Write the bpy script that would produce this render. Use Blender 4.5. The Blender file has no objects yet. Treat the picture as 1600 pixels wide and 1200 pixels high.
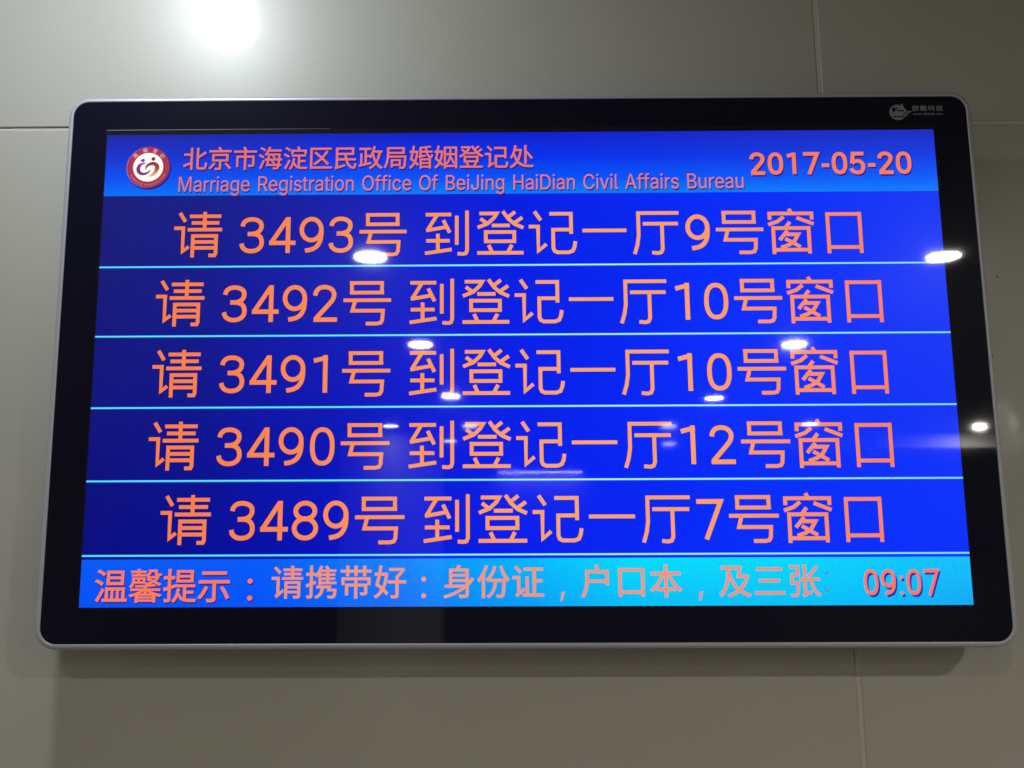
import bpy, math, random
from mathutils import Vector
from mathutils.geometry import delaunay_2d_cdt

S = bpy.context.scene
C = S.collection

# ------------------------------------------------------------------ camera
cam = bpy.data.cameras.new('camera')
cam.sensor_fit = 'HORIZONTAL'
cam.sensor_width = 36.0
cam.lens = 36.0 * 1696.826 / 1600
cam.shift_x = 64.135 / 1600
cam.clip_start = 0.02
cam.clip_end = 100
cam_ob = bpy.data.objects.new('camera', cam)
cam_ob.location = (-0.0585, -1.5, -0.3084)
cam_ob.rotation_euler = (math.radians(100.36048), math.radians(0.19216), math.radians(0.53685))
C.objects.link(cam_ob)
S.camera = cam_ob

# ------------------------------------------------------------------ world: dim light from the rest of the room
world = bpy.data.worlds.new('World')
S.world = world
world.use_nodes = True
wbg = world.node_tree.nodes['Background']
wbg.inputs['Color'].default_value = (1.0, 0.95, 0.80, 1)
wbg.inputs['Strength'].default_value = 0.46

# ------------------------------------------------------------------ exposure
S.view_settings.view_transform = 'Standard'
S.view_settings.look = 'None'
S.view_settings.exposure = 0
S.view_settings.gamma = 1
S.view_settings.use_curve_mapping = False
S.render.film_transparent = False

# ------------------------------------------------------------------ lamps: round ceiling downlights
CEIL = 1.2            # ceiling height above the middle of the screen
LAMPS = [             # x, y, watts, spread
    (-0.632, -0.575, 4.2, 134),
    (-0.57, -3.38, 15, 170), (2.12, -3.43, 66, 155),
    (-0.44, -5.28, 15, 170), (1.96, -5.34, 15, 170),
    (-0.30, -7.24, 9, 175), (1.88, -7.40, 9, 175),
    (-0.93, -8.94, 4, 175), (-0.16, -8.97, 2.5, 175), (1.78, -9.03, 2.5, 175), (3.13, -8.94, 7, 175),
    (4.87, -9.17, 44, 178), (2.02, -10.42, 2, 175), (-0.39, -10.1, 2, 175),
]
for lx, ly, lw, sp in LAMPS:
    ld = bpy.data.lights.new('downlight', 'AREA')
    ld.shape = 'DISK'
    ld.size = 0.104 if ly > -2 else 0.10 if lx > 4 else 0.145
    ld.energy = lw
    ld.spread = math.radians(sp)
    ld.color = (0.86, 0.94, 1.0) if ly > -2 else (1.0, 0.965, 0.86)
    lo = bpy.data.objects.new('downlight', ld)
    lo.location = (lx, ly, (1.0 if ly > -2 else CEIL) - 0.012)
    if ly > -2:       # the near lamp is a tilted wall washer
        lo.location.z = 0.955
        lo.rotation_euler.x = math.radians(44)
    C.objects.link(lo)

# a cove strip washing the far wall
ld = bpy.data.lights.new('cove_strip', 'AREA')
ld.shape = 'RECTANGLE'
ld.size, ld.size_y = 1.05, 0.04
ld.energy = 9
lo = bpy.data.objects.new('cove_strip', ld)
lo.location = (0.70, -12.22, 1.06)
C.objects.link(lo)

# ------------------------------------------------------------------ helpers
def lin(c):
    c = c / 255.0
    return c / 12.92 if c <= 0.04045 else ((c + 0.055) / 1.055) ** 2.4

def rgb(r, g, b):
    return (lin(r), lin(g), lin(b), 1.0)

def link_mesh(name, verts, faces, mats, parent=None, mat_idx=None, smooth=False):
    me = bpy.data.meshes.new(name)
    me.from_pydata(verts, [], faces)
    for m in (mats if isinstance(mats, (list, tuple)) else [mats]):
        me.materials.append(m)
    if mat_idx:
        for p, i in zip(me.polygons, mat_idx):
            p.material_index = i
    if smooth:
        for p in me.polygons:
            p.use_smooth = True
    me.update()
    ob = bpy.data.objects.new(name, me)
    C.objects.link(ob)
    if parent:
        ob.parent = parent
    return ob

def new_mat(name):
    m = bpy.data.materials.new(name)
    m.use_nodes = True
    nt = m.node_tree
    return m, nt, nt.nodes['Principled BSDF']

# the picture on the screen is laid out in a 1920 x 1080 grid, as the display itself draws it
SW = 1.2096
SH = SW * 9 / 16
PX = SW / 1920.0

def scr(u, v, d=0.0):
    return ((u - 960) * PX, -d, (540 - v) * PX)

# ------------------------------------------------------------------ materials
def uv_nodes(nt):
    tc = nt.nodes.new('ShaderNodeTexCoord')
    sep = nt.nodes.new('ShaderNodeSeparateXYZ')
    nt.links.new(tc.outputs['Object'], sep.inputs[0])
    mu = nt.nodes.new('ShaderNodeMapRange')
    mu.inputs['From Min'].default_value = -SW / 2
    mu.inputs['From Max'].default_value = SW / 2
    nt.links.new(sep.outputs['X'], mu.inputs['Value'])
    return tc, sep, mu

def vmap(nt, sep, v0, v1):
    mv = nt.nodes.new('ShaderNodeMapRange')
    mv.inputs['From Min'].default_value = (540 - v0) * PX
    mv.inputs['From Max'].default_value = (540 - v1) * PX
    nt.links.new(sep.outputs['Z'], mv.inputs['Value'])
    return mv

def ramp(nt, fac, stops):
    r = nt.nodes.new('ShaderNodeValToRGB')
    el = r.color_ramp.elements
    while len(el) > 1:
        el.remove(el[-1])
    el[0].position = stops[0][0]
    el[0].color = rgb(*stops[0][1])
    for p, c in stops[1:]:
        e = el.new(p)
        e.color = rgb(*c)
    nt.links.new(fac, r.inputs[0])
    return r.outputs[0]

def mix(nt, fac, a, b):
    m = nt.nodes.new('ShaderNodeMix')
    m.data_type = 'RGBA'
    nt.links.new(fac, m.inputs[0])
    nt.links.new(a, m.inputs[6])
    nt.links.new(b, m.inputs[7])
    return m.outputs[2]

GLOSS = 0.5
def screen_mat(name, build, grain=0.10):
    """A lit LCD picture seen through the glossy front glass: the picture is emitted, the glass reflects the room."""
    m, nt, p = new_mat(name)
    p.inputs['Base Color'].default_value = (0.004, 0.004, 0.006, 1)
    p.inputs['Roughness'].default_value = 0.22
    p.inputs['Specular IOR Level'].default_value = 0.045
    p.inputs['Coat Weight'].default_value = 1.0
    p.inputs['Coat Roughness'].default_value = 0.012
    p.inputs['Coat IOR'].default_value = 1.5
    smudge(nt, p)
    tc, sep, mu = uv_nodes(nt)
    col = build(nt, sep, mu)
    # sensor-like unevenness of the lit pixels
    nz = nt.nodes.new('ShaderNodeTexNoise')
    nz.inputs['Scale'].default_value = 620
    nz.inputs['Detail'].default_value = 1
    nt.links.new(tc.outputs['Object'], nz.inputs['Vector'])
    nz2 = nt.nodes.new('ShaderNodeTexNoise')
    nz2.inputs['Scale'].default_value = 7
    nt.links.new(tc.outputs['Object'], nz2.inputs['Vector'])
    mr = nt.nodes.new('ShaderNodeMapRange')
    mr.inputs['To Min'].default_value = 1 - grain * 1.6
    mr.inputs['To Max'].default_value = 1 + grain * 1.6
    nt.links.new(nz.outputs['Fac'], mr.inputs['Value'])
    mr2 = nt.nodes.new('ShaderNodeMapRange')
    mr2.inputs['To Min'].default_value = 0.95
    mr2.inputs['To Max'].default_value = 1.05
    nt.links.new(nz2.outputs['Fac'], mr2.inputs['Value'])
    mul = nt.nodes.new('ShaderNodeMath')
    mul.operation = 'MULTIPLY'
    nt.links.new(mr.outputs[0], mul.inputs[0])
    nt.links.new(mr2.outputs[0], mul.inputs[1])
    nt.links.new(col, p.inputs['Emission Color'])
    nt.links.new(mul.outputs[0], p.inputs['Emission Strength'])
    return m

def flat(c):
    def b(nt, sep, mu):
        r = nt.nodes.new('ShaderNodeRGB')
        r.outputs[0].default_value = rgb(*c)
        return r.outputs[0]
    return b

def hramp(stops):
    return lambda nt, sep, mu: ramp(nt, mu.outputs[0], stops)

def panel_col(nt, sep, mu):
    top = ramp(nt, mu.outputs[0], [(0, (24, 28, 122)), (0.12, (22, 28, 136)), (0.3, (16, 26, 178)), (0.5, (0, 30, 232)), (0.75, (4, 44, 255)), (1, (22, 58, 248))])
    bot = ramp(nt, mu.outputs[0], [(0, (2, 6, 128)), (0.12, (2, 8, 144)), (0.3, (0, 14, 196)), (0.5, (0, 28, 240)), (0.75, (0, 44, 255)), (1, (6, 48, 254))])
    return mix(nt, vmap(nt, sep, 150, 971).outputs[0], top, bot)

def header_col(nt, sep, mu):
    v = vmap(nt, sep, 0, 150).outputs[0]
    left = ramp(nt, v, [(0, (28, 40, 168)), (0.35, (22, 52, 205)), (0.7, (8, 80, 245)), (1, (2, 116, 255))])
    midc = ramp(nt, v, [(0, (12, 30, 208)), (0.4, (0, 48, 238)), (0.75, (0, 84, 255)), (1, (0, 128, 255))])
    right = ramp(nt, v, [(0, (30, 46, 192)), (0.4, (22, 62, 228)), (0.75, (14, 92, 255)), (1, (12, 128, 255))])
    def half(a, b):
        r = nt.nodes.new('ShaderNodeMapRange')
        r.interpolation_type = 'SMOOTHSTEP'
        r.inputs['From Min'].default_value = a
        r.inputs['From Max'].default_value = b
        nt.links.new(mu.outputs[0], r.inputs['Value'])
        return r.outputs[0]
    return mix(nt, half(0.45, 1.0), mix(nt, half(0.0, 0.5), left, midc), right)

def footer_col(nt, sep, mu):
    v = vmap(nt, sep, 980, 1080).outputs[0]
    a = ramp(nt, mu.outputs[0], [(0, (0, 92, 250)), (0.2, (0, 92, 255)), (0.36, (0, 132, 255)), (0.5, (0, 184, 255)), (0.62, (0, 222, 255)), (0.8, (0, 222, 255)), (0.92, (10, 200, 255)), (1, (20, 196, 255))])
    b = ramp(nt, mu.outputs[0], [(0, (0, 80, 250)), (0.2, (0, 84, 255)), (0.36, (0, 112, 255)), (0.5, (0, 160, 255)), (0.62, (0, 192, 255)), (0.8, (0, 196, 255)), (0.92, (0, 184, 255)), (1, (16, 172, 252))])
    return mix(nt, v, a, b)

def smudge(nt, p):
    tc = nt.nodes.new('ShaderNodeTexCoord')
    nz = nt.nodes.new('ShaderNodeTexNoise')
    nz.inputs['Scale'].default_value = 9
    nz.inputs['Detail'].default_value = 6
    nz.inputs['Distortion'].default_value = 0.8
    nt.links.new(tc.outputs['Object'], nz.inputs['Vector'])
    mr = nt.nodes.new('ShaderNodeMapRange')
    mr.inputs['From Min'].default_value = 0.35
    mr.inputs['From Max'].default_value = 0.75
    mr.inputs['To Min'].default_value = 0.018
    mr.inputs['To Max'].default_value = 0.042
    nt.links.new(nz.outputs['Fac'], mr.inputs['Value'])
    nt.links.new(mr.outputs[0], p.inputs['Coat Roughness'])

M_PANEL = screen_mat('lit_blue_panel', panel_col)
M_HEADER = screen_mat('lit_header', header_col)
M_FOOTER = screen_mat('lit_footer', footer_col)
M_LINE = screen_mat('lit_cyan_line', hramp([(0, (96, 236, 250)), (0.3, (110, 240, 255)), (0.6, (190, 250, 255)), (1, (140, 225, 255))]), 0.03)
M_LINE_EDGE = screen_mat('lit_line_edge', hramp([(0, (0, 60, 190)), (0.5, (0, 90, 240)), (1, (20, 90, 250))]), 0.03)
M_CALL = screen_mat('lit_orange_call', hramp([(0, (255, 126, 64)), (0.2, (255, 136, 76)), (0.4, (255, 154, 88)), (0.55, (255, 168, 102)), (0.7, (255, 164, 100)), (0.85, (255, 142, 94)), (1, (255, 120, 80))]), 0.05)
M_TITLE = screen_mat('lit_title', hramp([(0, (236, 120, 104)), (1, (240, 122, 104))]), 0.05)
M_SUB = screen_mat('lit_subtitle', hramp([(0, (230, 124, 122)), (1, (234, 130, 124))]), 0.05)
M_DATE = screen_mat('lit_date', flat((255, 128, 92)), 0.05)
M_TIP = screen_mat('lit_tip', flat((255, 128, 92)), 0.05)
M_TICK = screen_mat('lit_ticker', hramp([(0.2, (248, 148, 112)), (0.4, (248, 156, 122)), (0.8, (240, 148, 132))]), 0.05)
M_TICKDIM = screen_mat('lit_ticker_fading', flat((90, 150, 215)), 0.05)
M_CLOCK = screen_mat('lit_clock', flat((255, 120, 100)), 0.05)
M_SHADOW = screen_mat('lit_letter_shadow', flat((34, 30, 150)), 0.05)
M_SHADOW_F = screen_mat('lit_letter_shadow_footer', flat((44, 44, 170)), 0.05)
M_RED = screen_mat('lit_emblem_red', flat((170, 56, 78)), 0.05)
M_RIM = screen_mat('lit_emblem_rim', hramp([(0.02, (190, 120, 215)), (0.06, (120, 50, 110))]), 0.05)
M_WHITE = screen_mat('lit_emblem_white', flat((252, 255, 252)), 0.02)
M_EMTXT = screen_mat('lit_emblem_text', flat((235, 205, 218)), 0.05)
M_EMTXT2 = screen_mat('lit_emblem_small_text', flat((214, 160, 172)), 0.05)
M_PURPLE = screen_mat('lit_emblem_purple', flat((140, 45, 160)), 0.05)
M_MAROON = screen_mat('lit_emblem_maroon', flat((135, 40, 78)), 0.05)
def em_left(nt, sep, mu):
    return ramp(nt, vmap(nt, sep, 68, 100).outputs[0], [(0, (160, 60, 170)), (0.5, (130, 40, 120)), (1, (140, 50, 90))])
def em_right(nt, sep, mu):
    return ramp(nt, vmap(nt, sep, 68, 106).outputs[0], [(0, (150, 44, 64)), (0.45, (176, 78, 60)), (0.62, (216, 140, 80)), (1, (238, 200, 150))])
M_EML = screen_mat('lit_emblem_left_figure', em_left, 0.05)
M_EMR = screen_mat('lit_emblem_right_figure', em_right, 0.05)

def glass_mat(name, base, spec=0.04):
    m, nt, p = new_mat(name)
    p.inputs['Base Color'].default_value = base
    p.inputs['Roughness'].default_value = 0.32
    p.inputs['Specular IOR Level'].default_value = spec
    p.inputs['Coat Weight'].default_value = 1.0
    smudge(nt, p)
    return m
M_BEZEL = glass_mat('black_glass', (0.0062, 0.0056, 0.0185, 1))
M_BORDER = glass_mat('unlit_panel_edge', (0.0120, 0.0120, 0.0160, 1))
M_LOGO = glass_mat('grey_print', (0.30, 0.29, 0.305, 1))
M_LOGODARK = glass_mat('black_print', (0.006, 0.006, 0.008, 1))

def metal_mat():
    m, nt, p = new_mat('brushed_aluminium')
    p.inputs['Metallic'].default_value = 0.25
    p.inputs['Roughness'].default_value = 0.38
    tc = nt.nodes.new('ShaderNodeTexCoord')
    nz = nt.nodes.new('ShaderNodeTexNoise')
    nz.inputs['Scale'].default_value = 900
    nt.links.new(tc.outputs['Object'], nz.inputs['Vector'])
    nt.links.new(ramp(nt, nz.outputs['Fac'], [(0.3, (186, 185, 194)), (0.7, (196, 195, 204))]), p.inputs['Base Color'])
    return m
M_METAL = metal_mat()

def plain(name, col, rough=0.6, spec=0.5):
    m, nt, p = new_mat(name)
    p.inputs['Base Color'].default_value = rgb(*col)
    p.inputs['Roughness'].default_value = rough
    p.inputs['Specular IOR Level'].default_value = spec
    return m
M_BODY = plain('dark_grey_steel', (60, 60, 64), 0.5)
M_SEAM = plain('dark_seam', (70, 68, 70), 0.6)
M_STRIP = plain('pale_glint_paint', (120, 120, 124), 0.4)  # flat grey for the painted reflection line above the screen

def wall_mat():
    m, nt, p = new_mat('polished_tile')
    tc = nt.nodes.new('ShaderNodeTexCoord')
    nz = nt.nodes.new('ShaderNodeTexNoise')
    nz.inputs['Scale'].default_value = 3.2
    nz.inputs['Detail'].default_value = 5
    nt.links.new(tc.outputs['Object'], nz.inputs['Vector'])
    sp = nt.nodes.new('ShaderNodeTexNoise')
    sp.inputs['Scale'].default_value = 260
    sp.inputs['Detail'].default_value = 2
    nt.links.new(tc.outputs['Object'], sp.inputs['Vector'])
    a = ramp(nt, nz.outputs['Fac'], [(0.3, (190, 188, 178)), (0.7, (194, 192, 182))])
    b = ramp(nt, sp.outputs['Fac'], [(0.35, (251, 251, 251)), (0.6, (255, 255, 255))])
    mm = nt.nodes.new('ShaderNodeMix')
    mm.data_type = 'RGBA'
    mm.blend_type = 'MULTIPLY'
    mm.inputs[0].default_value = 1.0
    nt.links.new(a, mm.inputs[6])
    nt.links.new(b, mm.inputs[7])
    nt.links.new(mm.outputs[2], p.inputs['Base Color'])
    p.inputs['Roughness'].default_value = 0.36
    p.inputs['Specular IOR Level'].default_value = 0.5
    p.inputs['Coat Weight'].default_value = 0.5
    p.inputs['Coat Roughness'].default_value = 0.085
    wv = nt.nodes.new('ShaderNodeTexNoise')
    wv.inputs['Scale'].default_value = 7
    wv.inputs['Detail'].default_value = 2
    nt.links.new(tc.outputs['Object'], wv.inputs['Vector'])
    bp = nt.nodes.new('ShaderNodeBump')
    bp.inputs['Strength'].default_value = 0.16
    bp.inputs['Distance'].default_value = 0.01
    nt.links.new(wv.outputs['Fac'], bp.inputs['Height'])
    nt.links.new(bp.outputs[0], p.inputs['Coat Normal'])
    # a few specks of dirt
    vo = nt.nodes.new('ShaderNodeTexVoronoi')
    vo.inputs['Scale'].default_value = 5.5
    nt.links.new(tc.outputs['Object'], vo.inputs['Vector'])
    lt = nt.nodes.new('ShaderNodeMath')
    lt.operation = 'LESS_THAN'
    lt.inputs[1].default_value = 0.012
    nt.links.new(vo.outputs['Distance'], lt.inputs[0])
    dk = nt.nodes.new('ShaderNodeMix')
    dk.data_type = 'RGBA'
    dk.inputs[7].default_value = (0.16, 0.15, 0.12, 1)
    nt.links.new(lt.outputs[0], dk.inputs[0])
    nt.links.new(mm.outputs[2], dk.inputs[6])
    nt.links.new(dk.outputs[2], p.inputs['Base Color'])
    return m
M_WALL = wall_mat()
M_GROUT = plain('pale_grout', (205, 202, 190), 0.8, 0.2)
M_WHITEPAINT = plain('white_paint', (226, 225, 222), 0.7)
M_CEIL = plain('ceiling_paint', (112, 112, 110), 0.8)
M_FLOOR = plain('floor_stone', (120, 112, 100), 0.5)

# ------------------------------------------------------------------ the wall and the room it belongs to
WALL_Y = 0.100
def box(verts, faces, x0, x1, y0, y1, z0, z1):
    b = len(verts)
    for x in (x0, x1):
        for y in (y0, y1):
            for z in (z0, z1):
                verts.append((x, y, z))
    for f in ((0, 1, 3, 2), (4, 6, 7, 5), (0, 4, 5, 1), (2, 3, 7, 6), (0, 2, 6, 4), (1, 5, 7, 3)):
        faces.append([b + i for i in f])

def tile_panel(verts, faces, x0, x1, z0, z1, c=0.0016):
    """one large wall tile: front face with a small arris all round, sides running back to the grout"""
    b = len(verts)
    y = WALL_Y
    for ins, yy in ((0, y + 0.008), (0, y + c), (c, y)):
        verts += [(x0 + ins, yy, z0 + ins), (x1 - ins, yy, z0 + ins), (x1 - ins, yy, z1 - ins), (x0 + ins, yy, z1 - ins)]
    for k in (0, 4):
        for i in range(4):
            j = (i + 1) % 4
            faces.append([b + k + i, b + k + j, b + k + 4 + j, b + k + 4 + i])
    faces.append([b + 8, b + 9, b + 10, b + 11])

JX, JZ, JW = 0.4775, 0.3945, 0.0032
vs, fs = [], []
xs = [-2.72, -1.122, JX, 2.076, 3.675]
zs = [-1.85, -0.805, JZ, CEIL]
for i in range(len(xs) - 1):
    for k in range(len(zs) - 1):
        tile_panel(vs, fs, xs[i] + JW, xs[i + 1] - JW, zs[k] + JW, zs[k + 1] - JW)
wall = link_mesh('wall', vs, fs, M_WALL)
wall['kind'] = 'structure'
vs, fs = [], []
box(vs, fs, xs[0], xs[-1], WALL_Y + 0.0075, WALL_Y + 0.10, zs[0], zs[-1])
link_mesh('backing', vs, fs, M_SEAM, wall)
rnd = random.Random(5)
def bead(pts_a, pts_b, y):
    """a strip of filler between two uneven edges"""
    b = len(vs)
    for p, q in zip(pts_a, pts_b):
        vs.append((p[0], y + rnd.uniform(0, 0.0006), p[1]))
        vs.append((q[0], y + rnd.uniform(0, 0.0006), q[1]))
    for k in range(len(pts_a) - 1):
        fs.append([b + 2 * k, b + 2 * k + 2, b + 2 * k + 3, b + 2 * k + 1])
vs, fs = [], []
for z in zs[1:-1]:
    n = 300
    xx = [xs[0] + (xs[-1] - xs[0]) * k / n for k in range(n + 1)]
    top = [(x, z + JW - (0.0015 if x < 0.3 else 0.0003) + rnd.uniform(-0.0003, 0.0003) - (0.0012 if rnd.random() < 0.04 else 0)) for x in xx]
    bead([(x, z - JW) for x in xx], top, WALL_Y + 0.0008)
for x in xs[1:-1]:
    n = 200
    zz = [zs[0] + (zs[-1] - zs[0]) * k / n for k in range(n + 1)]
    lf = [(x - JW - 0.0001 + rnd.uniform(0, 0.0003) + (0.0007 if rnd.random() < 0.03 else 0), z) for z in zz]
    bead(lf, [(x + JW, z) for z in zz], WALL_Y + 0.0010)
grout = link_mesh('grout', vs, fs, M_GROUT, wall)

vs, fs = [], []
box(vs, fs, -6, 9, -14, WALL_Y + 0.1, CEIL + 0.0, CEIL + 0.1)
o = link_mesh('ceiling', vs, fs, M_CEIL); o['kind'] = 'structure'
vs, fs = [], []
box(vs, fs, -6, 9, -0.95, WALL_Y - 0.003, 1.0, CEIL - 0.003)
o = link_mesh('soffit', vs, fs, M_CEIL); o['kind'] = 'structure'
vs, fs = [], []
box(vs, fs, -6, 9, -14, WALL_Y + 0.1, -1.96, -1.86)
o = link_mesh('floor', vs, fs, M_FLOOR); o['kind'] = 'structure'
vs, fs = [], []
for i in range(64):
    a = 2 * math.pi * i / 64
    vs += [(-0.98 + 0.54 * math.cos(a), -9.75 + 0.54 * math.sin(a), z) for z in (-1.86, CEIL - 0.002)]
    fs.append([2 * i, (2 * i + 2) % 128, (2 * i + 3) % 128, 2 * i + 1])
o = link_mesh('pillar', vs, fs, M_WHITEPAINT, smooth=True); o['kind'] = 'structure'
vs, fs = [], []
box(vs, fs, 3.98, 6.4, -10.2, -9.55, 1.03, CEIL - 0.002)
box(vs, fs, 2.75, 3.977, -10.2, -9.80, 1.06, CEIL - 0.002)
o = link_mesh('bulkhead', vs, fs, M_WHITEPAINT); o['kind'] = 'structure'
vs, fs = [], []
box(vs, fs, -6, 9, -12.6, -12.3, -1.86, CEIL - 0.002)
o = link_mesh('back_wall', vs, fs, M_CEIL); o['kind'] = 'structure'

# ------------------------------------------------------------------ the display
display = bpy.data.objects.new('queue_display', None)
display.empty_display_size = 0.2
C.objects.link(display)
display['label'] = 'silver-framed black glass queue screen on tiled wall, orange call numbers on blue'
display['category'] = 'display screen'

FX0, FX1, FZ0, FZ1 = (-93.5 - 960) * PX, (2012 - 960) * PX, (540 - 1169) * PX, (540 + 94) * PX

def rounded(ins, r, y, n=10):
    x0, x1, z0, z1 = FX0 + ins, FX1 - ins, FZ0 + ins, FZ1 - ins
    out = []
    for cx, cz, a0 in ((x1 - r, z1 - r, 0), (x0 + r, z1 - r, 90), (x0 + r, z0 + r, 180), (x1 - r, z0 + r, 270)):
        for k in range(n + 1):
            a = math.radians(a0 + 90 * k / n)
            out.append((cx + r * math.cos(a), y, cz + r * math.sin(a)))
    return out

R0 = 0.030
prof = [(0.0045, 0.032), (0.0010, 0.029), (0.0, 0.024), (0.0, 0.004), (0.0003, 0.0018), (0.0011, 0.0003), (0.0022, -0.0007), (0.0034, -0.0012),
        (0.0046, -0.0015), (0.0060, -0.0016), (0.0069, -0.0015), (0.0075, -0.0010), (0.0077, -0.0002), (0.0077, 0.0030)]
vs, fs = [], []
n = 0
for ins, y in prof:
    loop = rounded(ins, R0 - ins, y)
    n = len(loop)
    vs += loop
for k in range(len(prof) - 1):
    for i in range(n):
        j = (i + 1) % n
        fs.append([k * n + i, k * n + j, (k + 1) * n + j, (k + 1) * n + i])
frame = link_mesh('frame', vs, fs, M_METAL, display, smooth=True)
vs, fs = [], []
zj = (540 - 537.5) * PX
box(vs, fs, FX1 - 0.0074, FX1 + 0.0003, -0.0012, 0.030, zj - 0.0004, zj + 0.0004)
link_mesh('seam', vs, fs, M_SEAM, frame)

vs, fs = [], []
box(vs, fs, FX0 + 0.030, FX1 - 0.030, 0.030, WALL_Y - 0.0005, FZ0 + 0.030, FZ1 - 0.030)
link_mesh('housing', vs, fs, M_BODY, display)

vs = rounded(0.0074, R0 - 0.0074, 0.0)
bezel = link_mesh('bezel', vs, [list(range(len(vs)))], M_BEZEL, display)

# ------------------------------------------------------------------ letters
def parse(s):
    return [[(a[i] / 1000.0, a[i + 1] / 1000.0) for i in range(0, len(a), 2)] for a in ([int(t) for t in p.split()] for p in s.split('|'))]

def area(p):
    return 0.5 * sum(p[i][0] * p[(i + 1) % len(p)][1] - p[(i + 1) % len(p)][0] * p[i][1] for i in range(len(p)))

def winding(pt, polys):
    x, y = pt
    w = 0
    for p in polys:
        for i in range(len(p)):
            ax, ay = p[i]
            bx, by = p[(i + 1) % len(p)]
            if ay <= y:
                if by > y and (bx - ax) * (y - ay) - (x - ax) * (by - ay) > 0:
                    w += 1
            elif by <= y and (bx - ax) * (y - ay) - (x - ax) * (by - ay) < 0:
                w -= 1
    return w

CACHE = {}
def fill(key, polys):
    """triangles of the union of outlines (holes run the other way round)"""
    if key in CACHE:
        return CACHE[key]
    co, ed = [], []
    for p in polys:
        b = len(co)
        co += [Vector(q) for q in p]
        ed += [(b + i, b + (i + 1) % len(p)) for i in range(len(p))]
    r = delaunay_2d_cdt(co, ed, [], 0, 1e-6)
    V = [(v.x, v.y) for v in r[0]]
    F = []
    for f in r[2]:
        c = (sum(V[i][0] for i in f) / len(f), sum(V[i][1] for i in f) / len(f))
        if winding(c, polys) != 0:
            F.append(list(f) if area([V[i] for i in f]) > 0 else list(f)[::-1])
    CACHE[key] = (V, F)
    return CACHE[key]

def fatten(p, d):
    """push an outline out along its normals (ink side), a little bolder"""
    out = []
    m = len(p)
    for i in range(m):
        a, b, c = p[i - 1], p[i], p[(i + 1) % m]
        def nrm(s, t):
            dx, dy = t[0] - s[0], t[1] - s[1]
            L = math.hypot(dx, dy) or 1
            return (dy / L, -dx / L)
        n1, n2 = nrm(a, b), nrm(b, c)
        sx, sy = n1[0] + n2[0], n1[1] + n2[1]
        q = sx * sx + sy * sy
        k = min(2 / q, 1.6) if q > 1e-6 else 0
        out.append((b[0] + sx * k * d, b[1] + sy * k * d))
    return out

def stroke(path, w, closed=False):
    """outline polygons of a pen stroke with square ends"""
    m = len(path)
    h = w / 2
    def nrm(s, t):
        dx, dy = t[0] - s[0], t[1] - s[1]
        L = math.hypot(dx, dy)
        return (-dy / L, dx / L)
    Ls, Rs = [], []
    for i in range(m):
        if closed or 0 < i < m - 1:
            n1, n2 = nrm(path[i - 1], path[i]), nrm(path[i], path[(i + 1) % m])
            sx, sy = n1[0] + n2[0], n1[1] + n2[1]
            q = sx * sx + sy * sy
            k = min(2 / q, 2.2) if q > 1e-6 else 1
        else:
            sx, sy = nrm(path[0], path[1]) if i == 0 else nrm(path[-2], path[-1])
            k = 1
        Ls.append((path[i][0] + sx * k * h, path[i][1] + sy * k * h))
        Rs.append((path[i][0] - sx * k * h, path[i][1] - sy * k * h))
    if closed:
        a, b = (Ls, Rs) if abs(area(Ls)) > abs(area(Rs)) else (Rs, Ls)
        return [a if area(a) > 0 else a[::-1], b if area(b) < 0 else b[::-1]]
    p = Ls + Rs[::-1]
    return [p if area(p) > 0 else p[::-1]]

def arc(cx, cy, rx, ry, a0, a1, n=14, e=2.0):
    out = []
    for i in range(n + 1):
        a = math.radians(a0 + (a1 - a0) * i / n)
        c, s = math.cos(a), math.sin(a)
        out.append((cx + rx * math.copysign(abs(c) ** (2 / e), c), cy + ry * math.copysign(abs(s) ** (2 / e), s)))
    return out

def curve(pts, k=5):
    """smooth line through points (Catmull-Rom)"""
    out = []
    P = [pts[0]] + list(pts) + [pts[-1]]
    for i in range(1, len(P) - 2):
        a, b, c, d = P[i - 1:i + 3]
        for j in range(k):
            t = j / k
            out.append(tuple(0.5 * (2 * b[q] + (c[q] - a[q]) * t + (2 * a[q] - 5 * b[q] + 4 * c[q] - d[q]) * t * t + (3 * b[q] - a[q] - 3 * c[q] + d[q]) * t ** 3) for q in (0, 1)))
    out.append(tuple(pts[-1]))
    return out

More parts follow.
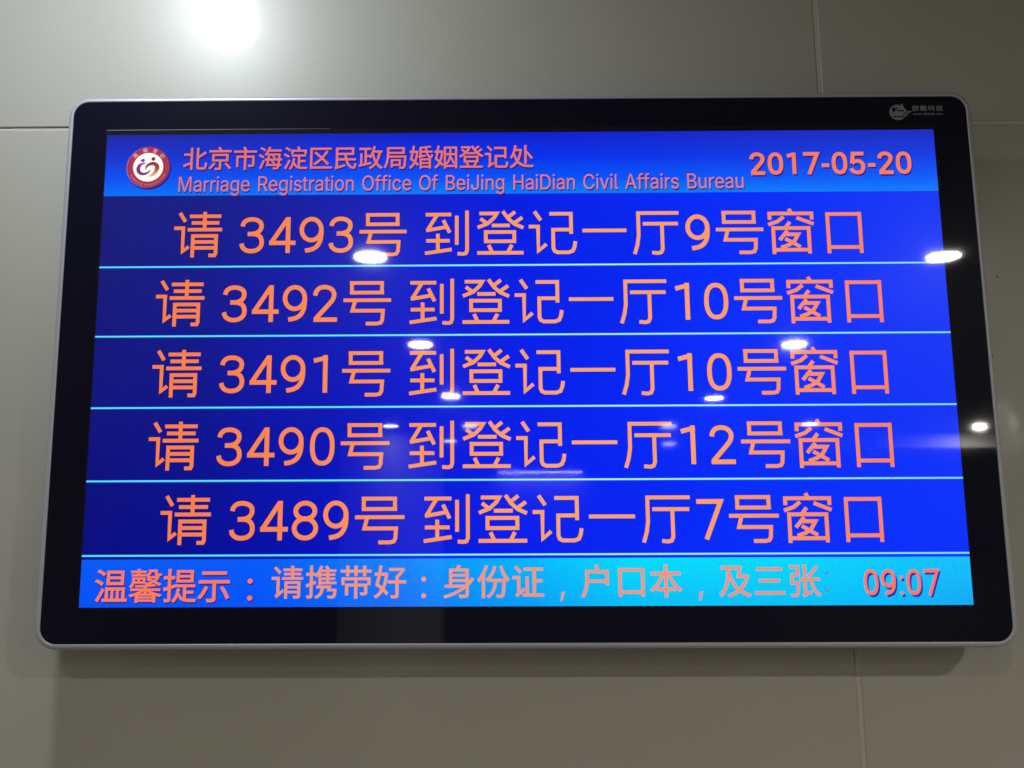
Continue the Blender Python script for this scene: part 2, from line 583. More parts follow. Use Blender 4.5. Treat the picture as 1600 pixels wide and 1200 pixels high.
# the display's own numerals, one stroke path each (em = 100, ADV wide)
ADV = 56.5
NUM = {
    '0': [('c', arc(28, 35.5, 18.3, 31.0, 0, 360, 40, 2.35)[:-1])],
    '1': [('o', [(30.5, 0), (30.5, 71)]), ('o', [(9, 60.2), (34.5, 66.6)])],
    '2': [('o', curve([(8.6, 50.5), (10.4, 58), (15.5, 64.2), (22.5, 66.7), (30.5, 66.6), (38.5, 63.2), (43.5, 56.5), (44, 49.5), (41, 41.5), (34, 32.5)]) + [(10.5, 6)]), ('o', [(6.5, 3.9), (50.5, 3.9)])],
    '3': [('o', curve([(8.5, 53), (10.3, 59.5), (16.5, 65.2), (25.5, 67), (35, 65.6), (42.4, 60.5), (44.4, 53), (42, 45.4), (36, 40.3), (28, 38.2), (18.5, 38)])),
          ('o', curve([(26, 38), (35, 37), (42.6, 31.8), (45.6, 23), (44.2, 13.6), (37.5, 6.6), (27, 4), (17, 5.6), (10, 11), (7.4, 19)]))],
    '4': [('o', [(39, 0), (39, 71)]), ('o', [(38.3, 68.6), (7.4, 20.5)]), ('o', [(3.4, 19.9), (53.5, 19.9)])],
    '5': [('o', [(49, 66.8), (15.2, 66.8), (11.4, 34.6)]), ('o', curve([(10.8, 34), (17, 39.6), (26.5, 42.2), (36, 40.4), (43.3, 34), (46, 23.6), (43.4, 12.6), (36.5, 5.8), (27, 4), (17.4, 5.7), (11, 10.6), (8, 18)]))],
    '7': [('o', [(3.8, 67), (47.6, 67), (20, -1)])],
    '8': [('c', arc(28, 52.6, 17.4, 14.4, 0, 360, 32)[:-1]), ('c', arc(28, 21.4, 19.6, 17.4, 0, 360, 32)[:-1])],
    '9': [('c', arc(27, 46, 18.6, 21.0, 0, 360, 36)[:-1]), ('o', curve([(45.6, 46), (45.6, 37), (43.8, 24), (37.8, 13), (28.5, 7), (15.5, 4.3)]))],
    ':': [('o', [(12, 0), (12, 9)]), ('o', [(12, 44), (12, 53)])],
    '-': [('o', [(4.5, 28.5), (28, 28.5)])],
}
NADV = {':': 24.0, '-': 33.0}

class Letters:
    """collects filled letters, in the 1920 x 1080 grid, into one mesh"""
    def __init__(self):
        self.V, self.F, self.M = [], [], []
    def add(self, tri, fx, d, mi=0):
        V, F = tri
        b = len(self.V)
        self.V += [scr(*fx(x, y), d) for x, y in V]
        self.F += [[b + i for i in f] for f in F]
        self.M += [mi] * len(F)
    def glyph(self, key, polys, u, v, sx, sy, shadow=None):
        t = fill(key, polys)
        self.add(t, lambda x, y: (u + x * sx, v - y * sy), 0.0011)
        if shadow:
            self.add(t, lambda x, y: (u + x * sx + shadow[0], v - y * sy + shadow[1]), 0.0008, 1)
    def build(self, name, mats, parent, label=None):
        o = link_mesh(name, self.V, self.F, mats, parent, self.M)
        if label:
            o['label'] = label
        return o

def numeral(L, ch, u, v, em, w=9.0, shadow=None, sx=1.0):
    polys = []
    for kind, path in NUM[ch]:
        wd = w if ch != ':' else 9.6
        for p in stroke(path, wd, kind == 'c'):
            polys.append([(x / 100, y / 100) for x, y in p])
    L.glyph(('n', ch, w), polys, u, v, em * sx, em, shadow)
    return NADV.get(ch, ADV) / 100 * em * sx

def hanzi(L, ch, u, v, em, bold=0.0, shadow=None, sx=1.0):
    polys = parse(HANZI[ch])
    if bold:
        # outer outlines run clockwise in these fonts; find the sign from the biggest one
        big = max(polys, key=lambda p: abs(area(p)))
        s = 1 if area(big) > 0 else -1
        polys = [fatten(p, bold * s) for p in polys]
    L.glyph(('h', ch, bold), polys, u, v, em * sx, em, shadow)

def latin(L, text, u0, u1, v, em, bold=0.0, shadow=None):
    space = 250
    tot = sum(space if c == ' ' else LATIN[c][0] for c in text)
    sx = (u1 - u0) / tot * 1000
    u = u0
    for c in text:
        if c == ' ':
            u += space / 1000 * sx
            continue
        polys = parse(LATIN[c][1])
        if bold:
            big = max(polys, key=lambda p: abs(area(p)))
            s = 1 if area(big) > 0 else -1
            polys = [fatten(p, bold * s) for p in polys]
        L.glyph(('l', c, bold), polys, u, v, sx, em, shadow)
        u += LATIN[c][0] / 1000 * sx

def sheet(name, u0, v0, u1, v1, d, mat, parent):
    return link_mesh(name, [scr(u0, v1, d), scr(u1, v1, d), scr(u1, v0, d), scr(u0, v0, d)], [[0, 1, 2, 3]], mat, parent)

# letter outlines, em = 1000
LATIN = {
    '.': (188, '95 -4 63 9 50 41 63 73 95 87 128 73 141 41 128 9'),
    'A': (480, '16 0 201 509 276 509 463 0 395 0 287 302 264 372 232 478 245 478 213 371 191 302 85 0|110 142 110 199 370 199 370 142'),
    'B': (456, '60 0 60 509 241 509 274 507 304 501 329 491 350 477 367 461 381 442 390 421 396 398 398 374 387 320 356 286 315 267 315 262 363 245 402 203 418 136 416 111 410 88 400 67 386 48 368 31 344 18 317 8 284 2 247 0|125 57 245 57 281 60 309 67 330 80 344 96 353 115 355 137 342 184 306 218 248 231 125 231|125 285 238 285 288 296 323 326 336 372 333 393 326 412 313 429 294 442 270 449 240 452 125 452'),
    'C': (510, '267 -7 235 -5 205 1 177 11 150 25 126 42 104 63 86 88 70 115 57 146 48 179 42 215 40 254 42 293 48 329 57 362 70 393 86 421 104 445 126 466 150 484 177 498 205 508 235 514 267 516 340 504 402 471 448 418 473 348 408 348 389 395 357 428 315 449 267 456 237 453 209 445 184 432 161 414 141 391 125 364 113 332 106 295 103 254 106 213 113 177 125 145 141 117 161 94 184 76 210 63 237 56 267 53 315 60 357 81 389 114 408 160 473 160 448 91 402 38 341 5'),
    'D': (502, '219 0 96 0 96 57 215 57 254 60 288 68 318 81 343 99 363 122 379 149 390 181 397 216 399 255 397 294 390 329 379 361 364 388 344 410 320 428 291 441 258 449 221 452 93 452 93 509 225 509 261 507 294 501 325 492 353 478 385 455 412 426 433 391 446 361 455 329 460 293 462 255 460 217 455 181 446 149 433 119 417 92 398 68 376 48 351 31 322 17 291 8 256 2|125 509 125 0 60 0 60 509'),
    'E': (419, '60 0 60 509 372 509 372 452 125 452 125 286 355 286 355 229 125 229 125 57 375 57 375 0'),
    'G': (520, '269 -7 236 -5 205 1 176 11 149 25 125 43 104 64 85 88 69 116 57 146 47 179 42 215 40 254 42 293 47 329 57 362 69 393 85 421 103 445 125 466 149 484 175 498 203 508 233 514 265 516 340 504 403 469 449 416 474 349 408 349 387 393 356 427 315 448 265 456 236 453 209 445 183 432 160 414 141 392 125 364 113 332 106 295 103 254 106 213 113 177 125 145 141 117 161 95 184 76 210 63 238 56 269 53 296 55 322 61 345 71 365 85 382 102 396 123 407 147 413 173 415 202 434 199 283 199 283 256 478 256 478 200 475 160 466 124 451 91 431 62 406 38 377 19 344 5 308 -4'),
    'H': (517, '60 0 60 509 125 509 125 289 392 289 392 509 457 509 457 0 392 0 392 232 125 232 125 0'),
    'I': (300, '31 0 31 57 118 57 118 452 31 452 31 509 269 509 269 452 183 452 183 57 269 57 269 0'),
    'J': (396, '185 -7 143 -2 106 11 75 33 57 55 44 81 36 111 33 145 33 173 98 173 98 145 100 117 108 93 122 74 139 61 160 53 185 50 209 53 230 61 248 74 261 93 269 117 272 145 272 509 336 509 336 145 334 111 326 81 313 55 294 33 263 11 227 -2'),
    'M': (628, '60 0 60 509 152 509 277 187 287 159 299 123 311 84 322 49 307 49 318 83 330 121 342 158 352 187 476 509 568 509 568 0 504 0 504 291 504 327 505 369 506 413 507 457 513 457 498 409 482 363 467 322 456 291 342 0 286 0 170 291 159 321 145 361 129 408 112 457 119 457 120 416 121 372 122 328 122 291 122 0'),
    'N': (523, '60 0 60 509 136 509 343 183 363 151 388 107 414 55 405 54 401 108 399 157 399 195 399 509 463 509 463 0 387 0 202 290 177 331 148 381 108 452 119 454 122 384 124 328 125 291 125 0'),
    'O': (533, '267 -7 235 -5 205 1 177 11 150 25 126 42 105 63 86 88 70 115 57 146 48 179 42 215 40 254 42 293 48 329 57 362 70 393 86 421 105 445 126 466 150 484 177 498 205 508 235 514 267 516 299 514 329 508 357 498 384 484 408 466 429 445 448 421 464 393 477 362 486 329 491 293 493 254 491 215 486 179 477 146 464 115 448 88 429 63 408 42 384 25 357 11 329 1 299 -5|267 53 296 55 324 63 349 76 372 94 392 116 408 144 420 176 428 213 430 254 428 295 420 332 408 365 392 392 372 415 349 433 324 446 296 453 267 456 237 453 210 445 184 433 161 415 142 392 125 364 113 332 106 295 103 254 106 213 113 176 125 144 142 117 161 94 184 76 210 63 237 55'),
    'R': (449, '60 0 60 509 236 509 273 506 305 500 333 489 356 473 376 455 390 433 401 408 407 381 409 352 407 323 401 296 390 271 376 250 356 232 333 217 305 206 273 200 236 198 96 198 96 255 234 255 298 267 334 300 345 352 334 405 298 440 233 452 125 452 125 0|353 0 230 229 303 229 428 0'),
    'S': (447, '224 -9 188 -7 156 -1 128 9 102 23 81 40 64 60 51 83 42 109 38 137 104 137 123 88 166 59 224 49 286 60 329 92 346 139 332 179 296 205 245 222 184 239 145 253 112 269 86 289 67 313 56 341 52 372 54 400 62 425 75 448 92 468 113 484 138 498 165 508 195 514 227 516 259 514 289 508 316 498 340 484 360 468 377 449 390 427 398 403 401 378 337 378 332 402 320 421 302 437 280 449 254 456 225 459 167 448 129 418 115 376 119 352 131 334 169 308 212 293 264 279 312 264 359 238 395 198 408 139 406 112 399 87 386 64 370 43 349 25 323 11 294 0 261 -7'),
    'T': (449, '32 452 32 509 417 509 417 452 257 452 257 0 193 0 193 452'),
    'a': (389, '160 -9 94 5 48 45 38 63 32 84 30 108 43 161 78 193 125 211 178 220 234 227 265 235 276 255 276 257 267 297 240 322 196 331 149 322 118 301 100 274 41 291 79 346 133 375 194 384 239 379 286 360 322 320 337 251 337 0 277 0 277 52 272 52 252 25 215 1|170 45 228 59 263 93 276 138 276 190 259 182 231 176 200 171 175 168 134 159 103 139 92 105 102 72 130 52'),
    'c': (396, '207 -8 174 -5 144 3 117 16 93 35 72 58 56 85 44 116 37 150 34 187 37 225 44 260 56 291 72 318 93 341 117 360 144 374 174 382 207 384 260 377 305 356 340 322 362 277 303 262 290 289 270 311 242 325 207 330 184 328 163 321 145 310 108 258 96 187 108 117 145 66 163 55 184 49 207 46 243 52 271 66 292 89 304 117 363 102 341 56 306 21 261 -1'),
    'e': (404, '212 -8 177 -5 145 3 117 16 92 35 72 58 56 85 44 116 37 150 34 187 36 224 44 258 55 290 71 317 91 340 115 359 142 373 172 382 205 384 266 374 319 341 357 282 371 194 371 169 75 169 75 221 338 221 310 202 298 269 263 314 246 323 227 328 205 330 183 328 164 323 146 313 109 270 96 211 96 178 110 106 121 88 135 73 151 61 212 46 254 53 285 73 306 105 365 91 335 39 283 4'),
    'f': (254, '228 379 228 327 6 327 6 379|81 0 81 432 96 486 135 519 187 530 222 527 243 521 227 468 215 472 195 474 171 470 154 460 142 419 142 0'),
    'g': (425, '207 -151 134 -140 82 -110 51 -69 101 -41 122 -66 154 -88 207 -97 236 -95 261 -87 282 -75 298 -58 308 -34 311 -6 311 68 306 68 287 41 252 16 195 5 165 7 138 14 113 27 90 43 71 65 55 90 43 120 36 154 34 191 36 229 43 263 55 293 71 320 90 342 112 361 138 374 166 382 196 384 253 373 288 346 308 319 313 319 313 379 372 379 372 -9 370 -40 363 -67 350 -90 334 -109 314 -124 291 -136|205 59 227 61 246 66 264 75 300 121 312 193 300 264 264 312 247 322 227 328 205 330 182 328 163 322 145 312 109 262 96 193 109 123 145 76 163 66 183 61'),
    'i': (167, '53 0 53 379 114 379 114 0|84 443 54 455 41 483 54 512 84 524 114 512 126 483 114 455'),
    'k': (381, '110 137 110 212 121 212 284 379 360 379 184 199 177 199|53 0 53 509 114 509 114 0|294 0 148 186 191 229 372 0'),
    'l': (189, '139 -2 112 0 91 8 74 20 62 37 55 59 53 84 53 509 114 509 114 99 120 62 146 52 160 53 170 54 181 3 162 -1'),
    'm': (610, '53 0 53 379 112 379 112 295 108 295 132 346 172 376 219 386 245 383 268 375 287 361 303 342 314 320 321 295 312 295 337 343 381 375 437 386 497 372 514 361 529 346 541 328 550 307 555 283 557 255 557 0 496 0 496 254 493 279 485 298 473 313 456 323 438 329 419 330 374 320 345 290 335 247 335 0 274 0 274 260 272 280 265 297 253 311 238 322 220 328 199 330 158 320 126 289 114 238 114 0'),
    'n': (410, '114 227 114 0 53 0 53 379 112 379 112 287 102 287 116 319 132 344 152 362 175 374 200 382 227 384 295 369 313 356 328 340 341 321 350 298 355 271 357 240 357 0 296 0 296 235 293 263 286 286 273 304 256 318 235 326 210 329 161 317 126 283'),
    'o': (415, '207 -8 174 -5 144 3 117 16 93 35 72 58 56 85 44 116 37 150 34 187 37 225 44 260 56 291 72 318 93 341 117 360 144 374 174 382 207 384 241 382 271 374 299 360 323 341 343 318 359 291 371 260 379 225 381 187 379 150 371 116 359 85 343 58 323 35 299 16 271 3 241 -5|207 46 231 49 252 55 270 66 307 117 319 187 307 258 270 310 252 321 231 328 207 330 184 328 163 321 145 310 108 258 96 187 108 117 145 66 163 55 184 49'),
    'r': (259, '53 0 53 379 112 379 112 321 115 321 124 339 137 354 152 367 171 377 191 383 213 385 229 384 243 384 243 322 230 324 207 326 159 315 126 284 114 237 114 0'),
    's': (365, '182 -8 112 3 62 38 36 94 94 107 101 87 111 72 124 60 181 45 206 47 227 53 244 62 262 81 268 103 254 136 212 155 149 170 118 180 92 192 72 208 58 227 50 249 47 274 49 295 55 314 65 332 115 370 187 384 254 372 299 339 324 290 268 277 243 316 228 325 210 331 187 333 166 331 147 326 131 317 114 299 109 277 124 243 172 223 229 209 261 200 287 187 306 171 320 153 328 131 331 107 329 85 323 65 312 47 298 31 281 18 260 6'),
    't': (227, '204 379 204 327 6 327 6 379|65 471 126 471 126 98 136 61 170 50 185 51 202 54 213 2 192 -3 168 -4 138 -1 113 7 92 21 77 41 68 64 65 93'),
    'u': (410, '182 -5 115 11 97 23 82 39 69 59 60 82 54 109 53 139 53 379 114 379 114 144 116 117 124 94 137 75 154 61 175 53 200 50 249 62 283 97 296 153 296 379 357 379 357 0 298 0 298 92 307 92 294 60 277 35 257 17 234 5 209 -3'),
    'v': (389, '163 0 17 379 84 379 165 155 187 87 206 21 184 21 203 87 224 155 305 379 371 379 226 0'),
    'w': (567, '138 0 23 379 87 379 133 214 154 137 175 41 165 41 186 135 206 214 252 379 316 379 362 214 382 136 402 41 391 41 413 135 434 214 480 379 545 379 429 0 368 0 319 172 305 225 291 280 277 338 291 338 277 280 263 225 248 172 199 0'),
}
HANZI = {
    '三': '123 743 123 667 879 667 879 743|187 416 187 341 801 341 801 416|65 69 65 -7 934 -7 934 69',
    '京': '262 495 743 495 743 334 262 334|685 167 736 113 788 54 834 -3 869 -52 934 -8 897 40 849 95 797 152 746 205|235 204 199 151 154 96 103 43 52 -2 107 -49 161 0 215 57 265 117 308 177|415 824 476 716 65 716 65 642 937 642 937 716 564 716 487 848|188 561 188 267 464 267 464 8 460 -6 441 -11 292 -10 318 -81 378 -81 428 -80 467 -77 498 -70 525 -55 539 -31 543 7 543 267 822 267 822 561',
    '份': '754 820 686 807 724 674 774 563 838 469 920 386 934 409 953 431 972 449 896 520 836 602 790 700|259 836 215 724 161 617 100 519 33 437 77 363 161 474 161 -80 236 -80 236 600 330 815|503 814 466 702 417 602 355 514 282 443 330 377 395 442 395 378 523 378 499 243 457 131 393 42 302 -26 354 -81 451 -2 522 99 569 225 597 378 776 378 766 217 755 107 743 39 728 7 713 -5 693 -7 588 -2 609 -72 726 -72 752 -67 773 -57 792 -39 812 4 828 86 840 218 851 414 852 448 400 448 456 523 504 607 544 699 577 798',
    '北': '34 122 68 48 322 155 322 -71 398 -71 398 822 322 822 322 586 64 586 64 511 322 511 322 230|891 668 840 624 779 578 712 532 643 488 643 821 565 821 565 80 571 13 591 -29 628 -51 687 -57 848 -57 908 -44 945 -2 965 75 974 190 903 226 897 123 888 59 870 25 842 16 695 16 662 21 647 39 643 79 643 410 723 456 803 504 879 553 947 602',
    '区': '927 786 97 786 97 -50 952 -50 952 22 171 22 171 713 927 713|259 585 505 369 439 307 370 249 299 196 226 149 286 92 356 141 425 196 492 255 558 319 621 257 679 198 730 142 772 92 833 147 609 374 662 436 712 501 759 568 802 637 731 665 693 602 651 540 604 480 555 422 313 629',
    '及': '90 786 90 711 266 711 266 628 260 482 231 321 162 155 35 -2 91 -66 200 61 273 196 316 331 337 463 380 363 432 272 491 189 559 116 494 74 425 39 352 10 277 -12 320 -78 400 -52 477 -19 550 20 619 66 683 22 753 -15 830 -47 913 -73 964 -3 885 19 811 47 744 80 682 118 756 198 819 292 871 401 909 526 859 547 845 543 653 543 709 786|621 166 526 265 450 381 390 514 344 662 344 711 616 711 553 472 814 472 779 381 734 300 681 228',
    '口': '127 735 127 -55 205 -55 205 30 796 30 796 -51 876 -51 876 735|205 107 205 660 796 660 796 107',
    '处': '426 612 409 511 386 419 358 337 324 262 295 317 269 379 245 449 225 528 252 612|220 836 193 692 156 557 108 440 52 347 113 305 185 430 206 361 230 299 256 244 284 194 231 125 172 66 106 17 34 -23 96 -81 163 -42 224 6 281 62 332 127 430 39 541 -15 661 -42 787 -49 934 -49 965 29 791 28 677 35 567 59 464 109 373 192 420 290 459 402 489 528 510 670 461 684 446 681 270 681 299 817|615 838 615 102 695 102 695 520 746 459 795 396 838 337 871 285 937 326 895 387 841 456 780 527 721 594 695 579 695 838',
    '好': '64 292 226 171 184 110 136 58 83 15 26 -19 73 -79 133 -40 189 5 238 59 283 121 386 10 437 73 321 190 358 280 388 382 410 497 426 626 380 638 367 635 221 635 255 835 181 840 149 635 41 635 41 565 135 565|348 565 334 472 315 387 291 309 262 238 147 321 207 565|661 531 661 415 429 415 429 344 661 344 661 10 657 -5 640 -10 510 -9 537 -80 591 -80 634 -79 668 -75 695 -68 720 -52 734 -28 738 9 738 344 960 344 960 415 738 415 738 513 791 563 842 618 889 676 930 734 878 771 860 766 474 766 474 697 809 697 776 653 740 608 700 567',
    '姻': '304 565 294 471 279 385 260 307 237 236 138 319 188 565|63 291 207 166 172 107 133 56 88 14 39 -19 85 -80 136 -43 183 1 224 52 261 112 340 13 388 73 294 183 325 274 349 378 367 497 378 630 334 637 321 635 200 635 227 836 161 839 135 635 43 635 43 565 123 565|639 693 639 559 639 522 510 522 510 459 635 459 623 373 598 286 554 201 487 120 534 77 587 137 627 201 656 266 676 332 795 96 848 126 818 189 780 262 736 340 691 415 695 459 837 459 837 522 698 522 698 558 698 693|417 795 417 -81 485 -81 485 -21 861 -21 861 -73 932 -73 932 795|485 47 485 727 861 727 861 47',
    '婚': '309 565 299 475 285 392 267 316 244 247 148 318 206 565|66 292 215 178 178 114 136 60 88 16 36 -19 84 -79 140 -40 189 7 233 63 271 127 358 32 406 92 303 198 332 287 356 389 373 503 384 630 339 637 326 635 219 635 250 835 179 840 149 635 55 635 55 565 135 565|425 351 444 359 482 370 555 386 677 412 673 474 516 446 516 573 695 573 729 480 773 407 827 359 893 341 917 347 938 368 955 407 969 467 919 502 912 453 902 423 889 414 853 426 821 459 791 508 766 573 950 573 950 635 749 635 729 755 908 788 858 841 773 823 670 808 557 795 445 786 445 465 437 436 420 419 401 411|680 635 516 635 516 734 661 747|525 112 817 112 817 21 525 21|525 169 525 257 817 257 817 169|456 320 456 -80 525 -80 525 -41 817 -41 817 -78 890 -78 890 320',
    '局': '153 788 153 549 149 416 133 271 95 126 28 -6 88 -54 143 44 181 153 206 265 220 377 836 377 827 214 818 102 806 34 791 2 776 -9 754 -11 633 -6 654 -76 788 -77 816 -72 838 -63 857 -45 876 -2 891 81 902 214 912 409 913 444 225 444 227 530 843 530 843 788|227 723 768 723 768 595 227 595|308 298 308 -19 378 -19 378 39 690 39 690 298|378 236 620 236 620 101 378 101',
    '市': '413 825 480 693 51 693 51 620 458 620 458 484 148 484 148 36 223 36 223 411 458 411 458 -78 535 -78 535 411 785 411 785 132 780 117 762 112 616 114 642 40 701 40 750 42 789 46 819 53 845 69 858 94 862 131 862 484 535 484 535 620 951 620 951 693 550 693 565 698 486 848',
    '带': '78 504 78 301 151 301 151 439 458 439 458 326 187 326 187 10 262 10 262 259 458 259 458 -80 535 -80 535 259 754 259 754 91 750 79 737 75 626 76 651 10 698 10 737 12 769 15 793 22 815 36 827 58 830 90 830 326 535 326 535 439 847 439 847 301 924 301 924 504|716 835 716 721 535 721 535 835 460 835 460 721 289 721 289 835 214 835 214 721 51 721 51 655 214 655 214 553 289 553 289 655 460 655 460 555 535 555 535 655 716 655 716 550 790 550 790 655 951 655 951 721 790 721 790 835',
    '张': '846 795 798 719 738 649 671 586 598 533 656 483 730 542 801 612 865 690 919 774|117 577 88 273 288 273 280 157 271 77 260 27 248 3 212 -8 94 -3 116 -70 243 -71 270 -66 292 -57 311 -42 330 -7 344 57 355 160 364 310 366 341 166 341 182 506 360 506 360 802 93 802 93 732 288 732 288 577|474 -85 491 -74 527 -56 597 -26 717 25 713 95 562 38 562 380 660 380 702 241 759 117 831 14 920 -66 972 -5 890 61 823 151 769 259 730 380 958 380 958 452 562 452 562 820 488 820 488 452 376 452 376 380 488 380 488 47 480 14 462 -8 442 -21',
    '户': '247 615 769 615 769 414 246 414 247 467|441 826 495 685 169 685 169 467 165 345 147 212 107 80 34 -41 99 -86 161 12 204 120 230 233 243 344 769 344 769 278 845 278 845 685 528 685 574 699 513 845',
    '技': '614 840 614 683 378 683 378 613 614 613 614 462 398 462 398 393 431 393 428 392 461 314 499 242 544 176 594 116 530 74 463 39 392 11 320 -12 361 -79 437 -53 511 -20 581 19 648 64 706 18 771 -21 841 -54 916 -81 965 -16 892 7 825 36 762 72 705 113 770 181 826 258 873 346 909 444 861 465 847 462 688 462 688 613 929 613 929 683 688 683 688 840|502 393 814 393 783 327 744 267 700 212 650 162 605 213 565 269 531 329|178 840 178 638 49 638 49 568 178 568 178 348 37 311 59 238 178 273 178 11 174 -5 159 -9 56 -8 79 -77 126 -77 163 -75 193 -71 216 -64 237 -49 248 -25 252 11 252 295 373 332 363 400 252 368 252 568 363 568 363 638 252 638 252 840',
    '提': '478 617 812 617 812 538 478 538|478 750 812 750 812 671 478 671|409 807 409 480 884 480 884 807|429 297 411 193 381 102 338 26 279 -35 335 -80 372 -42 405 1 433 50 456 104 512 18 584 -33 671 -58 773 -65 948 -65 971 3 776 2 680 8 680 165 890 165 890 227 680 227 680 345 939 345 939 408 364 408 364 345 609 345 609 27 569 50 534 82 504 125 479 181 498 289|164 839 164 638 40 638 40 568 164 568 164 348 29 309 48 235 164 273 164 14 160 0 147 -4 53 -4 74 -73 117 -73 152 -71 179 -66 200 -59 220 -44 231 -21 234 14 234 296 345 333 335 401 234 370 234 568 345 568 345 638 234 638 234 839',
    '携': '352 273 352 210 490 210 470 126 432 60 376 9 300 -28 349 -83 433 -35 497 27 540 108 565 210 697 210 667 127 866 127 858 72 851 34 842 8 832 -6 796 -15 680 -9 701 -73 823 -75 849 -72 869 -65 886 -51 903 -27 917 13 928 72 938 155 941 184 753 184 783 273|602 817 656 729 489 729 526 824 461 841 435 770 402 703 363 643 318 592 318 638 228 638 228 840 157 840 157 638 46 638 46 568 157 568 157 350 39 309 60 237 157 274 157 11 154 -2 141 -6 55 -6 76 -77 128 -76 167 -72 195 -63 214 -47 225 -23 228 11 228 302 326 340 313 408 228 376 228 568 314 568 347 520 412 595 412 302 476 302 476 328 932 328 932 386 711 386 711 450 891 450 891 499 711 499 711 563 891 563 891 612 711 612 711 673 923 673 923 729 710 729 735 739 669 842|643 450 643 386 476 386 476 450|643 499 476 499 476 563 643 563|643 612 476 612 476 673 643 673',
    '政': '613 840 589 729 557 623 519 527 473 442 473 478 336 478 336 697 511 697 511 769 51 769 51 697 263 697 263 136 162 114 162 545 93 545 93 100 33 88 48 12 516 122 509 191 336 152 336 406 448 406 444 401 504 350 569 458 590 380 614 307 641 238 673 173 627 116 574 66 513 21 443 -17 488 -82 555 -43 615 1 667 51 714 105 757 49 805 -1 858 -44 917 -80 969 -17 907 18 852 61 803 113 759 172 803 259 840 356 869 465 891 584 959 584 959 654 645 654 688 828|622 584 815 584 798 488 777 400 750 319 717 246 684 319 657 397 634 479 615 566',
    '本': '460 839 460 629 65 629 65 553 367 553 303 428 225 313 134 215 37 140 92 79 197 167 293 280 376 410 444 553 460 553 460 183 226 183 226 107 460 107 460 -80 539 -80 539 107 772 107 772 183 539 183 539 553 553 553 619 410 703 280 799 168 906 81 965 146 864 220 771 316 691 429 628 553 937 553 937 629 539 629 539 839',
    '欧': '301 353 267 289 229 229 190 174 148 124 148 580|508 768 74 768 74 -39 506 -39 548 -85 611 -12 659 65 694 144 718 224 752 135 795 57 848 -13 913 -78 963 -21 881 59 820 152 775 262 743 395 745 481 745 552 675 552 675 482 671 368 649 240 599 107 509 -19 509 29 148 29 148 110 197 71 235 118 272 169 308 225 341 285 433 103 498 139 475 187 447 241 415 298 378 358 408 425 436 495 462 567 485 640 418 654 336 425 200 617 148 590 148 699 508 699|611 842 590 729 562 624 524 529 476 450 539 412 565 455 589 503 611 555 630 611 884 611 834 427 893 408 914 464 934 529 952 599 968 668 918 684 906 680 650 680 682 831',
    '民': '107 -85 132 -73 186 -54 292 -22 474 32 465 102 193 26 193 274 496 274 550 136 622 27 708 -44 805 -69 852 -61 886 -31 908 26 921 117 855 153 849 85 841 39 828 13 808 5 742 24 678 79 621 164 575 274 903 274 903 345 556 345 534 498 829 498 829 788 116 788 116 57 108 21 91 -3 71 -17|478 345 193 345 193 498 458 498|193 718 753 718 753 568 193 568',
    '海': '95 775 142 751 190 723 234 695 268 668 312 725 277 751 233 778 185 804 138 826|42 484 87 460 132 433 174 405 206 379 249 437 216 462 174 488 128 514 83 536|72 -22 137 -63 268 263 210 304 177 216 141 128 105 46|557 469 589 443 620 413 647 384 668 356 458 356 475 497 821 497 814 356 672 356 713 386 692 412 664 442 632 471 600 497|285 356 285 287 378 287 341 67 786 67 763 5 748 -7 726 -10 608 -4 629 -69 755 -70 782 -65 805 -54 826 -34 838 -12 849 21 859 67 935 67 935 132 868 132 880 287 963 287 963 356 884 356 892 526 893 562 412 562 387 356|448 287 810 287 797 132 426 132|532 257 565 227 599 194 628 161 651 132 696 164 673 193 643 224 610 256 575 284|442 841 410 754 371 671 324 595 273 532 338 490 366 526 394 567 421 611 446 658 938 658 938 727 479 727 515 822',
    '淀': '88 777 135 751 182 720 224 688 257 658 305 715 272 744 229 774 181 803 134 828|40 506 90 481 139 453 184 423 219 394 264 455 229 482 183 511 133 537 84 560|66 -21 131 -67 296 262 238 307 196 218 151 129 106 47|412 372 393 246 362 134 317 38 255 -39 316 -83 353 -37 386 14 414 71 437 133 499 34 578 -25 672 -54 781 -61 944 -61 969 9 785 8 679 16 679 220 898 220 898 287 679 287 679 444 907 444 907 512 367 512 367 444 606 444 606 37 561 63 521 102 488 154 461 223 484 364|567 826 613 713 336 713 336 545 408 545 408 645 865 645 865 545 939 545 939 713 673 713 688 718 680 747 667 780 652 814 634 846',
    '温': '445 575 787 575 787 477 445 477|445 732 787 732 787 635 445 635|375 796 375 413 860 413 860 796|98 774 148 750 198 722 244 693 280 666 322 727 285 753 239 781 188 806 138 828|38 502 89 477 140 449 186 420 223 393 264 454 227 480 180 508 128 534 78 556|64 -16 128 -63 300 261 244 306 200 219 153 132 106 51|256 16 256 -51 962 -51 962 16 894 16 894 328 341 328 341 16|410 16 410 262 507 262 507 16|566 16 566 262 664 262 664 16|724 16 724 262 823 262 823 16',
    '登': '283 352 700 352 700 226 283 226|208 415 208 164 780 164 780 415|880 714 739 592 671 668 825 791 767 832 637 714 567 838 502 816 536 747 575 681 620 619 669 561 337 561 378 610 415 663 448 720 474 780 425 805 411 802 101 802 101 739 376 739 355 702 331 666 304 632 275 599 247 625 214 652 179 676 143 698 102 657 136 634 171 608 203 581 230 555 181 514 130 478 78 447 26 422 72 365 137 399 201 441 263 490 322 545 322 497 682 497 682 547 737 495 795 448 857 408 921 374 973 437 923 460 874 487 828 518 783 552 936 674|651 158 579 9 346 9 408 31 398 60 384 92 366 125 347 156 279 134 297 103 313 70 327 38 336 9 60 9 60 -56 941 -56 941 9 656 9 724 138',
